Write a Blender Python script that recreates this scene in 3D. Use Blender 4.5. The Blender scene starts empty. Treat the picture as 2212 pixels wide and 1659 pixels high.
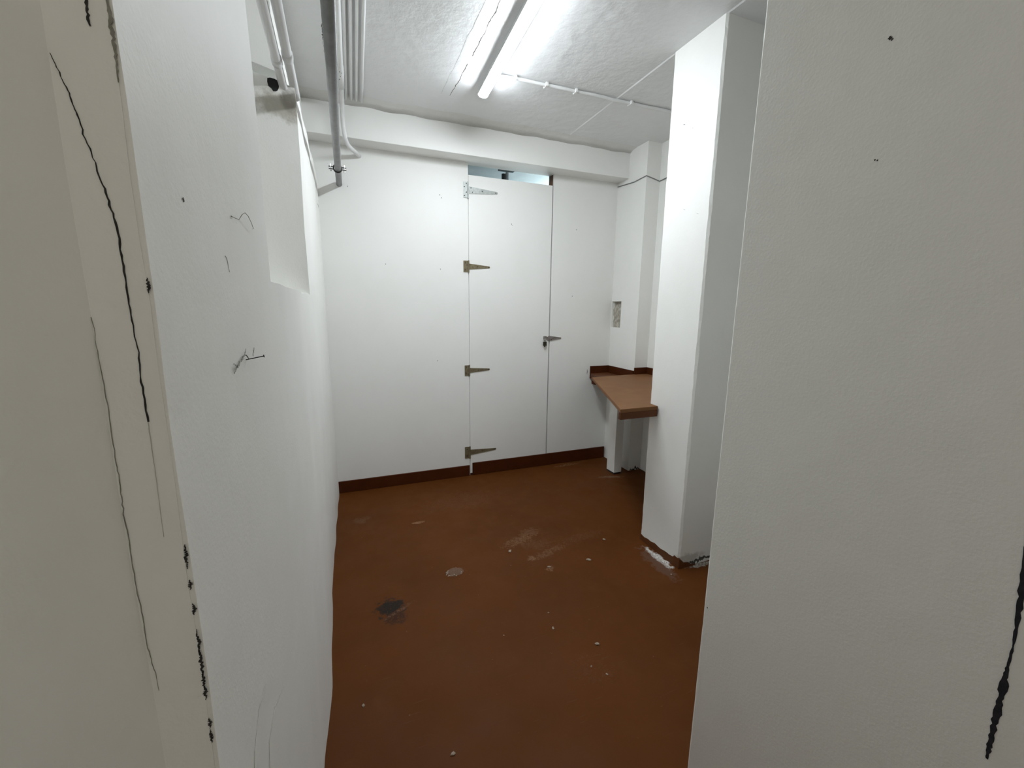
import bpy, bmesh, math, random
from mathutils import Vector, Matrix, noise

# ------------------------------------------------------------------ camera, world, exposure
scene = bpy.context.scene
COL = scene.collection
YAW, PITCH, ROLL, FPX = math.radians(21.397), math.radians(10.232), math.radians(-0.628), 902.64
cy, sy, cp, sp = math.cos(YAW), math.sin(YAW), math.cos(PITCH), math.sin(PITCH)
fwd = Vector((sy * cp, cy * cp, -sp)); rgt = Vector((cy, -sy, 0)); dwn = fwd.cross(rgt)
cr, sr = math.cos(ROLL), math.sin(ROLL)
r2 = cr * rgt + sr * dwn; d2 = -sr * rgt + cr * dwn
cam_data = bpy.data.cameras.new('camera')
cam = bpy.data.objects.new('camera', cam_data); COL.objects.link(cam)
m3 = Matrix((r2, -d2, -fwd)).transposed()
cam.matrix_world = Matrix.Translation((0, 0, 1.5)) @ m3.to_4x4()
cam_data.sensor_width = 36.0; cam_data.sensor_fit = 'HORIZONTAL'
cam_data.lens = 36.0 * FPX / 2212.0
cam_data.clip_start = 0.02
scene.camera = cam

world = bpy.data.worlds.new('world'); scene.world = world; world.use_nodes = True
world.node_tree.nodes['Background'].inputs[0].default_value = (0.5, 0.5, 0.5, 1)
world.node_tree.nodes['Background'].inputs[1].default_value = 0.0

vs = scene.view_settings
vs.view_transform = 'Standard'; vs.look = 'None'; vs.gamma = 1.0; vs.use_curve_mapping = False
vs.exposure = 0.42
ROOM_LAMP = 100.0        # room batten
PASSAGE_FILL = 16.5      # fill batten added in the unseen passage behind the camera
BEYOND_LAMP = 75.0       # lamp in the room behind the partition

rnd = random.Random(7)
XL, YB, ZC = -0.145, 3.495, 2.88     # left wall face, back wall face, ceiling

# ------------------------------------------------------------------ materials
def new_mat(name):
    m = bpy.data.materials.new(name); m.use_nodes = True
    nt = m.node_tree; b = nt.nodes['Principled BSDF']
    return m, nt, b

def N(nt, typ, **kw):
    n = nt.nodes.new(typ)
    for k, v in kw.items():
        if k.startswith('i_'):
            n.inputs[k[2:].replace('_', ' ')].default_value = v
        else:
            setattr(n, k, v)
    return n

def mixc(nt, fac, a, b, mode='MIX'):
    n = nt.nodes.new('ShaderNodeMix'); n.data_type = 'RGBA'; n.blend_type = mode
    for sock, v in ((n.inputs[0], fac), (n.inputs[6], a), (n.inputs[7], b)):
        if isinstance(v, bpy.types.NodeSocket): nt.links.new(v, sock)
        elif isinstance(v, (int, float)): sock.default_value = v
        else: sock.default_value = (*v, 1) if len(v) == 3 else v
    return n.outputs[2]

def math_n(nt, op, a, b=None, clamp=False):
    n = nt.nodes.new('ShaderNodeMath'); n.operation = op; n.use_clamp = clamp
    for i, v in enumerate((a, b)):
        if v is None: continue
        if isinstance(v, bpy.types.NodeSocket): nt.links.new(v, n.inputs[i])
        else: n.inputs[i].default_value = v
    return n.outputs[0]

def smooth(nt, val, lo, hi, a=0.0, b=1.0):
    n = nt.nodes.new('ShaderNodeMapRange'); n.interpolation_type = 'SMOOTHSTEP'
    nt.links.new(val, n.inputs[0])
    for i, v in zip((1, 2, 3, 4), (lo, hi, a, b)): n.inputs[i].default_value = v
    return n.outputs[0]

def tex(nt, coord, scale, detail=4, rough=0.55, out='Fac', dist=0.0):
    n = nt.nodes.new('ShaderNodeTexNoise')
    n.inputs['Scale'].default_value = scale; n.inputs['Detail'].default_value = detail
    n.inputs['Roughness'].default_value = rough; n.inputs['Distortion'].default_value = dist
    nt.links.new(coord, n.inputs['Vector'])
    return n.outputs[out]

def bump(nt, b, height, strength, dist=0.01, prev=None):
    n = nt.nodes.new('ShaderNodeBump')
    n.inputs['Strength'].default_value = strength; n.inputs['Distance'].default_value = dist
    nt.links.new(height, n.inputs['Height'])
    if prev is not None: nt.links.new(prev, n.inputs['Normal'])
    nt.links.new(n.outputs[0], b.inputs['Normal'])
    return n.outputs[0]

def wpos(nt):
    return N(nt, 'ShaderNodeNewGeometry').outputs['Position']

def paint(name, col, col2, rough=0.6, lump=0.25, grain=0.25, stains=()):
    m, nt, b = new_mat(name); P = wpos(nt)
    big = tex(nt, P, 1.6, 3, 0.5); mid = tex(nt, P, 9, 4, 0.6)
    f = smooth(nt, math_n(nt, 'ADD', math_n(nt, 'MULTIPLY', big, 0.65), math_n(nt, 'MULTIPLY', mid, 0.35)), 0.36, 0.66)
    c = mixc(nt, f, col, col2)
    for (loc, rad, scol, amt) in stains:
        vm = N(nt, 'ShaderNodeVectorMath'); vm.operation = 'SUBTRACT'; nt.links.new(P, vm.inputs[0]); vm.inputs[1].default_value = loc
        vd = N(nt, 'ShaderNodeVectorMath'); vd.operation = 'DIVIDE'; nt.links.new(vm.outputs[0], vd.inputs[0]); vd.inputs[1].default_value = rad
        vl = N(nt, 'ShaderNodeVectorMath'); vl.operation = 'LENGTH'; nt.links.new(vd.outputs[0], vl.inputs[0])
        d = math_n(nt, 'ADD', vl.outputs['Value'], math_n(nt, 'MULTIPLY', math_n(nt, 'SUBTRACT', tex(nt, P, 30, 4, 0.65), 0.5), 1.6))
        c = mixc(nt, math_n(nt, 'MULTIPLY', smooth(nt, d, 0.35, 1.15, 1, 0), amt), c, scol)
    nt.links.new(c, b.inputs['Base Color'])
    b.inputs['Roughness'].default_value = rough
    b.inputs['Specular IOR Level'].default_value = 0.35
    n1 = bump(nt, b, tex(nt, P, 14, 3, 0.5), lump, 0.006)
    bump(nt, b, tex(nt, P, 160, 2, 0.6), grain, 0.0012, n1)
    return m

M = {}
M['wall'] = paint('white_wall_paint', (0.885, 0.88, 0.845), (0.855, 0.85, 0.81), 0.55, 0.16, 0.30,
    [((-0.20, 2.00, 2.265), (0.11, 0.12, 0.055), (0.40, 0.37, 0.30), 0.75), ((-0.165, 2.02, 2.30), (0.04, 0.05, 0.05), (0.25, 0.23, 0.19), 0.7),
     ((1.80, 1.72, 0.05), (0.16, 0.05, 0.035), (0.36, 0.33, 0.29), 0.6)])
M['panel'] = paint('white_panel_paint', (0.875, 0.87, 0.84), (0.855, 0.85, 0.815), 0.5, 0.06, 0.18)
M['ceil'] = paint('ceiling_paint', (0.82, 0.825, 0.82), (0.79, 0.795, 0.785), 0.45, 0.85, 0.5)
M['fillet'] = paint('rough_plaster_paint', (0.80, 0.795, 0.77), (0.72, 0.71, 0.67), 0.7, 0.8, 0.6)
M['pipewhite'] = paint('white_pipe_paint', (0.80, 0.80, 0.79), (0.74, 0.74, 0.72), 0.4, 0.25, 0.1)
M['beyond'] = paint('blue_grey_paint', (0.50, 0.53, 0.53), (0.42, 0.46, 0.47), 0.6, 0.2, 0.2)

def plain(name, col, rough=0.5, metal=0.0, col2=None, scale=20, grain=0.0, spec=0.5):
    m, nt, b = new_mat(name)
    b.inputs['Roughness'].default_value = rough; b.inputs['Metallic'].default_value = metal; b.inputs['Specular IOR Level'].default_value = spec
    P = wpos(nt)
    c = mixc(nt, smooth(nt, tex(nt, P, scale, 4, 0.6), 0.35, 0.65), col, col2 if col2 else tuple(x * 0.85 for x in col))
    nt.links.new(c, b.inputs['Base Color'])
    if grain: bump(nt, b, tex(nt, P, scale * 3, 3), grain, 0.002)
    return m
M['skirt'] = plain('brown_skirting_paint', (0.070, 0.0165, 0.0035), 0.5, 0, (0.060, 0.014, 0.003), 8, 0.1, 0.15)
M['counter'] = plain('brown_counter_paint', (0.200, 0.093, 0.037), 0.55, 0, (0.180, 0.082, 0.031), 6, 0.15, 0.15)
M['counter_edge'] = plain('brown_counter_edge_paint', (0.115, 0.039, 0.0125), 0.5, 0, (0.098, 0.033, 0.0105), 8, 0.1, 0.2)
M['greypipe'] = plain('grey_plastic_pipe', (0.23, 0.23, 0.225), 0.45, 0, (0.19, 0.19, 0.19), 15)
M['galv'] = plain('galvanised_steel', (0.52, 0.54, 0.52), 0.45, 0.5, (0.42, 0.44, 0.42), 60)
M['brass'] = plain('aged_brass_steel', (0.22, 0.195, 0.11), 0.5, 0.35, (0.16, 0.12, 0.075), 45)
M['steel'] = plain('worn_steel', (0.30, 0.28, 0.27), 0.4, 0.6, (0.22, 0.19, 0.17), 60)
M['dark'] = plain('dark_metal', (0.025, 0.025, 0.025), 0.45, 0.3, (0.015, 0.014, 0.012), 40)
M['lock'] = plain('aged_lock_body', (0.05, 0.045, 0.025), 0.4, 0.5, (0.03, 0.028, 0.02), 60)
M['chrome'] = plain('bright_steel', (0.75, 0.75, 0.74), 0.2, 0.9, (0.7, 0.7, 0.7), 40)
M['crack'] = plain('crack_shadow', (0.018, 0.017, 0.016), 0.9, 0, (0.04, 0.038, 0.034), 120)
M['crackblue'] = plain('damp_black_crack', (0.008, 0.008, 0.014), 0.9, 0, (0.02, 0.018, 0.022), 120)
M['crackfaint'] = plain('faint_crack_line', (0.46, 0.45, 0.41), 0.9, 0, (0.58, 0.57, 0.54), 90)
M['speck'] = plain('dark_wall_speck', (0.10, 0.095, 0.085), 0.9, 0, (0.06, 0.055, 0.05), 120)
M['scratch'] = plain('grey_scratch', (0.22, 0.21, 0.18), 0.9, 0, (0.30, 0.29, 0.26), 90)
M['wood'] = plain('raw_brown_timber', (0.13, 0.062, 0.030), 0.7, 0, (0.085, 0.04, 0.02), 25, 0.3)
M['rubble'] = plain('raw_grey_plaster', (0.50, 0.475, 0.40), 0.9, 0, (0.34, 0.31, 0.255), 35, 0.8)
M['crumb'] = plain('white_plaster_crumb', (0.40, 0.33, 0.26), 0.9, 0, (0.28, 0.21, 0.15), 90, 0.4)
M['dirt'] = plain('grey_dirt', (0.40, 0.385, 0.34), 0.95, 0, (0.58, 0.57, 0.52), 14, 0.6)
M['lampbody'] = plain('white_lamp_enamel', (0.74, 0.75, 0.76), 0.35, 0, (0.72, 0.73, 0.74), 10)
M['black'] = plain('black_void', (0.01, 0.01, 0.01), 0.9)

def emit(name, col, strength):
    m, nt, b = new_mat(name)
    b.inputs['Base Color'].default_value = (0.8, 0.8, 0.8, 1)
    b.inputs['Emission Color'].default_value = (*col, 1)
    b.inputs['Emission Strength'].default_value = strength
    return m
M['tube'] = emit('lit_opal_diffuser', (0.90, 0.97, 1.03), ROOM_LAMP)
M['tube2'] = emit('passage_fill_diffuser', (1.0, 0.94, 0.84), PASSAGE_FILL)
M['tube3'] = emit('lit_blue_white_tube', (0.80, 0.95, 1.0), BEYOND_LAMP)

def cobweb_mat():
    m, nt, b = new_mat('dusty_cobweb')
    b.inputs['Base Color'].default_value = (0.16, 0.155, 0.125, 1); b.inputs['Roughness'].default_value = 1
    a = smooth(nt, tex(nt, wpos(nt), 260, 3), 0.3, 0.62, 0.25, 0.8)
    nt.links.new(a, b.inputs['Alpha'])
    return m
M['cobweb'] = cobweb_mat()

def film_mat():
    m, nt, b = new_mat('clear_plastic_film')
    b.inputs['Base Color'].default_value = (0.75, 0.70, 0.62, 1); b.inputs['Roughness'].default_value = 0.12
    b.inputs['Alpha'].default_value = 0.10; b.inputs['Specular IOR Level'].default_value = 0.9
    return m
M['film'] = film_mat()
M['crease_glint'] = plain('white_tape_glint', (0.62, 0.58, 0.50), 0.2, 0, (0.35, 0.30, 0.24), 150)

def floor_mat():
    m, nt, b = new_mat('brown_floor_paint'); P = wpos(nt)
    sep = N(nt, 'ShaderNodeSeparateXYZ'); nt.links.new(P, sep.inputs[0])
    base = mixc(nt, smooth(nt, tex(nt, P, 1.3, 4, 0.6), 0.35, 0.68), (0.112, 0.0340, 0.0055), (0.094, 0.0290, 0.0050))
    base = mixc(nt, smooth(nt, tex(nt, P, 5.5, 6, 0.65, dist=0.6), 0.52, 0.75, 0, 0.45), base, (0.125, 0.0440, 0.0105))
    # fine scratches
    mp = N(nt, 'ShaderNodeMapping'); mp.inputs['Rotation'].default_value = (0, 0, 0.5); mp.inputs['Scale'].default_value = (3, 45, 1)
    nt.links.new(P, mp.inputs[0])
    base = mixc(nt, smooth(nt, tex(nt, mp.outputs[0], 2.2, 3, 0.5), 0.66, 0.74, 0, 0.18), base, (0.15, 0.09, 0.055))
    # pale dusty specks
    base = mixc(nt, smooth(nt, tex(nt, P, 48, 2, 0.5), 0.735, 0.78, 0, 0.35), base, (0.22, 0.15, 0.10))
    wob = tex(nt, P, 26, 4, 0.7); fine = tex(nt, P, 75, 3, 0.6, dist=1.2)
    def patch(col, x, y, rx, ry, rot, amount, thr=0.5, streak=True):
        nonlocal base
        mm = N(nt, 'ShaderNodeMapping'); mm.vector_type = 'TEXTURE'
        mm.inputs['Location'].default_value = (x, y, 0); mm.inputs['Rotation'].default_value = (0, 0, rot)
        mm.inputs['Scale'].default_value = (rx, ry, 1)
        nt.links.new(P, mm.inputs[0])
        ln = N(nt, 'ShaderNodeVectorMath'); ln.operation = 'LENGTH'; nt.links.new(mm.outputs[0], ln.inputs[0])
        d = math_n(nt, 'ADD', ln.outputs['Value'], math_n(nt, 'MULTIPLY', math_n(nt, 'SUBTRACT', wob, 0.5), 2.6))
        f = smooth(nt, d, 0.6, 1.1, 1, 0)
        if streak: f = math_n(nt, 'MULTIPLY', f, smooth(nt, fine, thr - 0.12, thr + 0.12))
        base = mixc(nt, math_n(nt, 'MULTIPLY', f, amount, True), base, col)
        return f
    patch((0.188, 0.100, 0.050), 0.98, 2.33, 0.14, 0.05, 0.35, 0.8, 0.5)
    patch((0.156, 0.080, 0.038), 1.08, 2.40, 0.07, 0.05, 0.2, 0.6, 0.45)
    patch((0.169, 0.085, 0.042), 1.10, 2.14, 0.14, 0.035, 0.3, 0.8, 0.5)
    patch((0.131, 0.062, 0.029), 1.06, 2.25, 0.12, 0.07, -0.5, 0.5, 0.48)
    patch((0.213, 0.115, 0.060), 0.97, 2.12, 0.03, 0.025, 0, 0.8, 0.45)
    patch((0.213, 0.115, 0.060), 1.035, 1.985, 0.03, 0.025, 0, 0.8, 0.45)
    patch((0.020, 0.016, 0.013), 0.125, 1.975, 0.075, 0.075, 0.4, 1.0, 0.36)
    patch((0.034, 0.016, 0.011), 0.14, 1.89, 0.06, 0.05, 0.0, 0.8, 0.42)
    patch((0.188, 0.095, 0.050), 0.155, 1.935, 0.085, 0.014, 0.5, 0.7, 0.52)
    patch((0.300, 0.170, 0.096), 0.40, 2.79, 0.05, 0.016, 0.1, 0.8, 0.5)
    patch((0.156, 0.078, 0.040), 0.02, 2.96, 0.06, 0.05, 0.2, 0.6, 0.45)
    patch((0.138, 0.062, 0.029), 0.78, 3.02, 0.35, 0.16, 0.1, 0.45, 0.5)
    patch((0.300, 0.180, 0.104), 1.93, 3.42, 0.16, 0.025, 0.05, 0.7, 0.55)
    patch((0.150, 0.072, 0.036), 1.38, 2.22, 0.20, 0.05, 0.1, 0.4, 0.52)
    patch((0.163, 0.080, 0.044), 0.90, 1.30, 0.10, 0.10, 0.1, 0.22, 0.58)
    # white efflorescence along the pillar foot
    patch((0.72, 0.70, 0.66), 1.705, 1.845, 0.030, 0.125, 0.0, 1.0, 0.40)
    patch((0.55, 0.52, 0.48), 1.90, 1.705, 0.10, 0.022, 0.0, 0.9, 0.45)
    patch((0.16, 0.11, 0.09), 1.66, 1.80, 0.05, 0.18, 0.0, 0.4, 0.45, False)
    patch((0.23, 0.16, 0.11), 2.16, 3.02, 0.12, 0.02, -0.3, 0.5, 0.45, False)
    nt.links.new(base, b.inputs['Base Color'])
    r = smooth(nt, tex(nt, P, 4, 4, 0.6), 0.3, 0.7, 0.52, 0.68)
    nt.links.new(r, b.inputs['Roughness'])
    b.inputs['Specular IOR Level'].default_value = 0.12
    n1 = bump(nt, b, tex(nt, P, 6, 3), 0.12, 0.01)
    bump(nt, b, tex(nt, P, 90, 4, 0.65), 0.22, 0.002, n1)
    return m
M['floor'] = floor_mat()

# ------------------------------------------------------------------ helpers
def tag(o, label, cat, group=None, kind=None):
    o['label'] = label; o['category'] = cat
    if group: o['group'] = group
    if kind: o['kind'] = kind
    return o

def empty(name, loc=(0, 0, 0)):
    o = bpy.data.objects.new(name, None); COL.objects.link(o); o.location = loc
    o.empty_display_size = 0.05
    return o

def obj(name, bm, mat, parent=None, smooth_sh=False, mats=None):
    me = bpy.data.meshes.new(name)
    bmesh.ops.recalc_face_normals(bm, faces=bm.faces)
    bm.to_mesh(me); bm.free()
    for mm in (mats or [mat]): me.materials.append(M[mm])
    if smooth_sh:
        for p in me.polygons: p.use_smooth = True
    o = bpy.data.objects.new(name, me); COL.objects.link(o)
    if parent is not None:
        o.parent = parent
        o.matrix_parent_inverse = Matrix.Translation(-parent.location) if parent.type == 'EMPTY' else Matrix()
    return o

def box(bm, x0, x1, y0, y1, z0, z1, bev=0.0):
    vs_ = [bm.verts.new(p) for p in ((x0, y0, z0), (x1, y0, z0), (x1, y1, z0), (x0, y1, z0), (x0, y0, z1), (x1, y0, z1), (x1, y1, z1), (x0, y1, z1))]
    fs = [bm.faces.new([vs_[i] for i in q]) for q in ((3, 2, 1, 0), (4, 5, 6, 7), (0, 1, 5, 4), (1, 2, 6, 5), (2, 3, 7, 6), (3, 0, 4, 7))]
    if bev:
        es = {e for f in fs for e in f.edges}
        bmesh.ops.bevel(bm, geom=list(es), offset=bev, segments=2, affect='EDGES', profile=0.6)
    return bm

def prism(bm, pts, z0, z1, bev=0.0):
    lo = [bm.verts.new((x, y, z0)) for x, y in pts]; hi = [bm.verts.new((x, y, z1)) for x, y in pts]
    n = len(pts); fs = [bm.faces.new(lo[::-1]), bm.faces.new(hi)]
    for i in range(n): fs.append(bm.faces.new((lo[i], lo[(i + 1) % n], hi[(i + 1) % n], hi[i])))
    if bev:
        bmesh.ops.bevel(bm, geom=list({e for f in fs for e in f.edges}), offset=bev, segments=2, affect='EDGES')
    return bm

def tube(bm, pts, rad, seg=14, cap=True):
    pts = [Vector(p) for p in pts]; rings = []
    rads = rad if isinstance(rad, (list, tuple)) else [rad] * len(pts)
    up = None
    for i, p in enumerate(pts):
        a = pts[max(i - 1, 0)]; c = pts[min(i + 1, len(pts) - 1)]
        t = (c - a).normalized()
        if up is None:
            up = Vector((0, 0, 1)) if abs(t.z) < 0.9 else Vector((1, 0, 0))
        u = (up - t * up.dot(t)).normalized(); v = t.cross(u); up = u
        rings.append([bm.verts.new(p + (u * math.cos(k * 2 * math.pi / seg) + v * math.sin(k * 2 * math.pi / seg)) * rads[i]) for k in range(seg)])
    for a, c in zip(rings, rings[1:]):
        for k in range(seg): bm.faces.new((a[k], a[(k + 1) % seg], c[(k + 1) % seg], c[k]))
    if cap:
        bm.faces.new(rings[0][::-1]); bm.faces.new(rings[-1])
    return bm

def arc(c, r, a0, a1, n, u, v):
    c, u, v = Vector(c), Vector(u), Vector(v)
    return [c + r * (u * math.cos(a0 + (a1 - a0) * i / n) + v * math.sin(a0 + (a1 - a0) * i / n)) for i in range(n + 1)]

def ribbon(bm, pts, widths, nrm, side, thick=0.0006, sub=5, jit=0.4, seed=1, wander=0.0):
    """a narrow ragged strip hugging a wall: pts along it, side = width direction"""
    r = random.Random(seed); nrm, side = Vector(nrm), Vector(side); P = []; W = []
    for i in range(len(pts) - 1):
        for k in range(sub):
            t = k / sub
            P.append(Vector(pts[i]).lerp(Vector(pts[i + 1]), t)); W.append(widths[i] * (1 - t) + widths[i + 1] * t)
    P.append(Vector(pts[-1])); W.append(widths[-1])
    prev = None
    for i, (p, w) in enumerate(zip(P, W)):
        c = p + side * (r.uniform(-jit, jit) * w + wander * (noise.noise(Vector((i * 0.23, seed, 0))) + 0.6 * noise.noise(Vector((i * 0.9, seed, 3)))))
        w2 = w * r.uniform(0.55, 1.25) * 0.5
        L0, R0 = c - side * w2, c + side * w2
        cur = [bm.verts.new(q) for q in (L0, L0 + nrm * thick, R0 + nrm * thick, R0)]
        if prev:
            for k in range(3): bm.faces.new((prev[k], prev[k + 1], cur[k + 1], cur[k]))
        prev = cur
    return bm

def nz(x, y, z, s): return noise.noise(Vector((x * s, y * s, z * s)))

def frange(a, b, step):
    n = max(1, round((b - a) / step)); return [a + (b - a) * i / n for i in range(n + 1)]

# ------------------------------------------------------------------ floor and ceiling
bm = bmesh.new(); box(bm, -0.9, 2.9, -1.8, 5.2, -0.12, 0.0)
tag(obj('floor', bm, 'floor'), 'worn brown painted concrete floor with scuffs and stains', 'floor', kind='structure')

bm = bmesh.new()
xs = [-0.9, 1.742, 1.750, 2.9]; zs = [ZC, ZC, ZC - 0.0035, ZC - 0.0035]
ys = [-1.8, 3.36]
lo = [[bm.verts.new((x, y, z)) for x, z in zip(xs, zs)] for y in ys]
hi = [[bm.verts.new((x, y, ZC + 0.15)) for x in (xs[0], xs[3])] for y in ys]
for i in range(3): bm.faces.new((lo[0][i], lo[0][i + 1], lo[1][i + 1], lo[1][i]))
bm.faces.new((hi[0][0], hi[0][1], hi[1][1], hi[1][0]))
for k in (0, 1): bm.faces.new((*lo[k], hi[k][1], hi[k][0]))
bm.faces.new((lo[0][0], lo[1][0], hi[1][0], hi[0][0])); bm.faces.new((lo[0][3], lo[1][3], hi[1][1], hi[0][1]))
ceiling = tag(obj('ceiling', bm, 'ceil'), 'lumpy white painted ceiling with cracked board joints', 'ceiling', kind='structure')
# hairline cracks of the ceiling boards
def ceil_crack(x0, y0, x1, y1, w, mat, seed):
    n = 14; r = random.Random(seed)
    pts = [(x0 + (x1 - x0) * i / n + r.uniform(-1, 1) * 0.004, y0 + (y1 - y0) * i / n, ZC + 0.0001) for i in range(n + 1)]
    ws = [w * r.uniform(0.3, 1.2) for _ in pts]
    b2 = bmesh.new(); ribbon(b2, pts, ws, (0, 0, -1), (1, 0, 0), 0.0005, 4, 0.3, seed)
    obj('crack', b2, mat, ceiling)
ceil_crack(0.735, 1.75, 0.727, 2.52, 0.005, 'speck', 3)
ceil_crack(0.727, 2.60, 0.715, 3.00, 0.0045, 'speck', 4)
ceil_crack(0.665, 1.9, 0.655, 3.00, 0.0028, 'crackfaint', 5)
ceil_crack(-0.035, 2.52, -0.04, 2.68, 0.006, 'speck', 6)
ceil_crack(-0.04, 2.68, -0.02, 3.16, 0.003, 'crackfaint', 7)

# ------------------------------------------------------------------ left wall with its raised recess
prof = [(0.40, 0), (1.274, -.004), (1.429, .002), (1.587, .006), (1.782, .003), (2.064, -.001), (2.303, -.010), (2.865, -.002), (3.413, .005), (3.7, .01)]
def lw_off(y, z):
    for (a, va), (c, vc) in zip(prof, prof[1:]):
        if a <= y <= c:
            t = (y - a) / (c - a); t = t * t * (3 - 2 * t); f = va + (vc - va) * t; break
    else: f = 0
    f *= max(0.0, 1 - z / 1.2)
    w = 0.0035 * math.sin(y * 17 + 0.6 * nz(y, z, 3.1, 1.2) * 4) * (0.5 + 0.5 * nz(y, z, 9, 0.8))
    return f + w + 0.004 * nz(y, z, 0, 2.2) + 0.0012 * nz(y, z, 5, 9)
ysl = frange(0.4245, 1.03, 0.03) + frange(1.03, 2.03, 0.04)[1:] + frange(2.03, 3.62, 0.04)[1:]
zsl = frange(0, 1.55, 0.05) + frange(1.55, 2.39, 0.05)[1:] + frange(2.39, 2.95, 0.08)[1:]
def keep(y, z):
    if y < 1.03: return True
    if z < 1.55: return True
    return y > 2.03 and z < 2.39
bm = bmesh.new(); V = {}
def lv(i, j):
    if (i, j) not in V:
        y, z = ysl[i], zsl[j]; zz = z
        if abs(z - 2.39) < 1e-4 and y > 2.0:            # broken, uneven top edge of the far stretch
            zz = 2.39 - 0.035 * math.exp(-((y - 2.03) / 0.15) ** 2) + 0.010 * nz(y, 0, 1, 6)
        if abs(z - 1.55) < 1e-4 and 1.0 < y < 2.06: zz = 1.55 + 0.006 * nz(y, 0, 2, 5)
        V[i, j] = bm.verts.new((XL + lw_off(y, z), y, zz))
    return V[i, j]
for i in range(len(ysl) - 1):
    for j in range(len(zsl) - 1):
        if keep((ysl[i] + ysl[i + 1]) / 2, (zsl[j] + zsl[j + 1]) / 2):
            bm.faces.new((lv(i, j), lv(i + 1, j), lv(i + 1, j + 1), lv(i, j + 1)))
bnd = [e for e in bm.edges if e.is_boundary]
ex = bmesh.ops.extrude_edge_only(bm, edges=bnd)
for v in ex['geom']:
    if isinstance(v, bmesh.types.BMVert):
        dy = 0.55 * 0.475 if abs(v.co.y - 2.03) < 1e-3 and v.co.z > 1.5 else 0.0     # far cheek of the recess is splayed
        v.co.x = -0.62; v.co.y -= dy
bm.normal_update()
bmesh.ops.split_edges(bm, edges=[e for e in bm.edges if len(e.link_faces) == 2 and e.calc_face_angle(0) > 0.6])
wall_left = obj('wall_left', bm, 'wall')
tag(wall_left, 'uneven white plaster wall with a tall raised recess', 'wall', kind='structure')
for p in wall_left.data.polygons:
    p.use_smooth = p.normal.x > 0.8
# back of the recess and upper wall behind the ledge
bm = bmesh.new(); box(bm, -0.62, -0.285, 0.95, 3.62, 1.40, 2.90)
obj('recess_back', bm, 'wall', wall_left)
bm = bmesh.new(); prism(bm, [(-0.205, 1.997), (-0.62, 1.769), (-0.62, 3.62), (-0.205, 3.62)], 2.385, 2.90)
obj('upper_wall', bm, 'wall', wall_left)
# ragged dark hole where the conduits enter the far cheek of the recess
bm = bmesh.new(); r = random.Random(4)
c0 = bm.verts.new((-0.212, 1.992, 2.335)); ring = []
for k in range(14):
    a = k * 2 * math.pi / 14; rr = r.uniform(0.7, 1.15)
    ring.append(bm.verts.new((-0.212 + 0.020 * rr * math.cos(a), 1.992 + 0.55 * 0.020 * rr * math.cos(a), 2.335 + 0.028 * rr * math.sin(a))))
for k in range(14): bm.faces.new((c0, ring[k], ring[(k + 1) % 14]))
obj('conduit_hole', bm, 'black', wall_left)

# entry side of the left wall: 40 mm step and splayed reveal
bm = bmesh.new()
pts = [(-0.1465, 0.4235), (-0.185, 0.4235), (-0.62, -0.335), (-0.62, -1.7), (-0.85, -1.7), (-0.85, 0.47), (-0.1565, 0.47)]
lv0 = frange(0, 2.95, 0.05); rings = []
for z in lv0:
    ringv = []
    for k, (x, y) in enumerate(pts):
        dx = dy = 0
        if k == 0: dx = -abs(nz(z, 1, 2, 14)) * 0.004 - (0.004 if nz(z, 7, 2, 30) > 0.25 and z < 1.32 else 0); dy = 0
        if k == 1: dx = 0.003 * nz(z, 3, 3, 5)
        ringv.append(bm.verts.new((x + dx, y + dy, z)))
    rings.append(ringv)
for a, c in zip(rings, rings[1:]):
    for k in range(len(pts)): bm.faces.new((a[k], a[(k + 1) % len(pts)], c[(k + 1) % len(pts)], c[k]))
wall_entry = tag(obj('wall_entry', bm, 'wall'), 'splayed grey white entry reveal with a long crack', 'wall', kind='structure')
def crack_on_step(px, w, mat, seed, y=0.4233, jit=0.35):
    b2 = bmesh.new(); ribbon(b2, [(x, y, z) for x, z in px], w, (0, -1, 0), (1, 0, 0), 0.0005, 12, jit, seed, 0.0011 if len(px) > 5 else 0.0)
    return obj('crack', b2, mat, wall_entry)
crack_on_step([(-.183, 1.672), (-.178, 1.655), (-.1735, 1.634), (-.1665, 1.597), (-.1605, 1.562), (-.1598, 1.513), (-.159, 1.462), (-.159, 1.404)],
              [.0003, .0006, .0008, .0008, .0015, .001, .0009, .0012], 'crack', 11)
crack_on_step([(-.159, 1.404), (-.1592, 1.36), (-.1600, 1.30)], [.0006, .0003, .0002], 'crackfaint', 12)
crack_on_step([(-.1845, 1.49), (-.1835, 1.437), (-.1836, 1.371), (-.1843, 1.331), (-.184, 1.27), (-.183, 1.196), (-.180, 1.15)],
              [.0002, .0005, .0006, .0006, .0007, .0006, .0002], 'scratch', 13)
crack_on_step([(-.1592, 1.76), (-.1590, 1.715), (-.1588, 1.694)], [.0012, .0018, .0016], 'crack', 14)
crack_on_step([(-.1470, 1.76), (-.1465, 1.71), (-.1462, 1.685), (-.147, 1.66)], [.0012, .002, .0024, .0006], 'scratch', 15, jit=0.35)
for k, (z, h) in enumerate(((1.278, .012), (1.25, .005), (1.225, .006), (1.19, .014), (1.168, .018), (1.148, .010), (1.135, .008), (1.10, .006), (1.085, .008), (1.515, .006))):
    crack_on_step([(-.1462, z + h), (-.1458, z), (-.1464, z - h)], [.0004, .0026, .0004], 'crack', 20 + k, jit=0.5)
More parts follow.
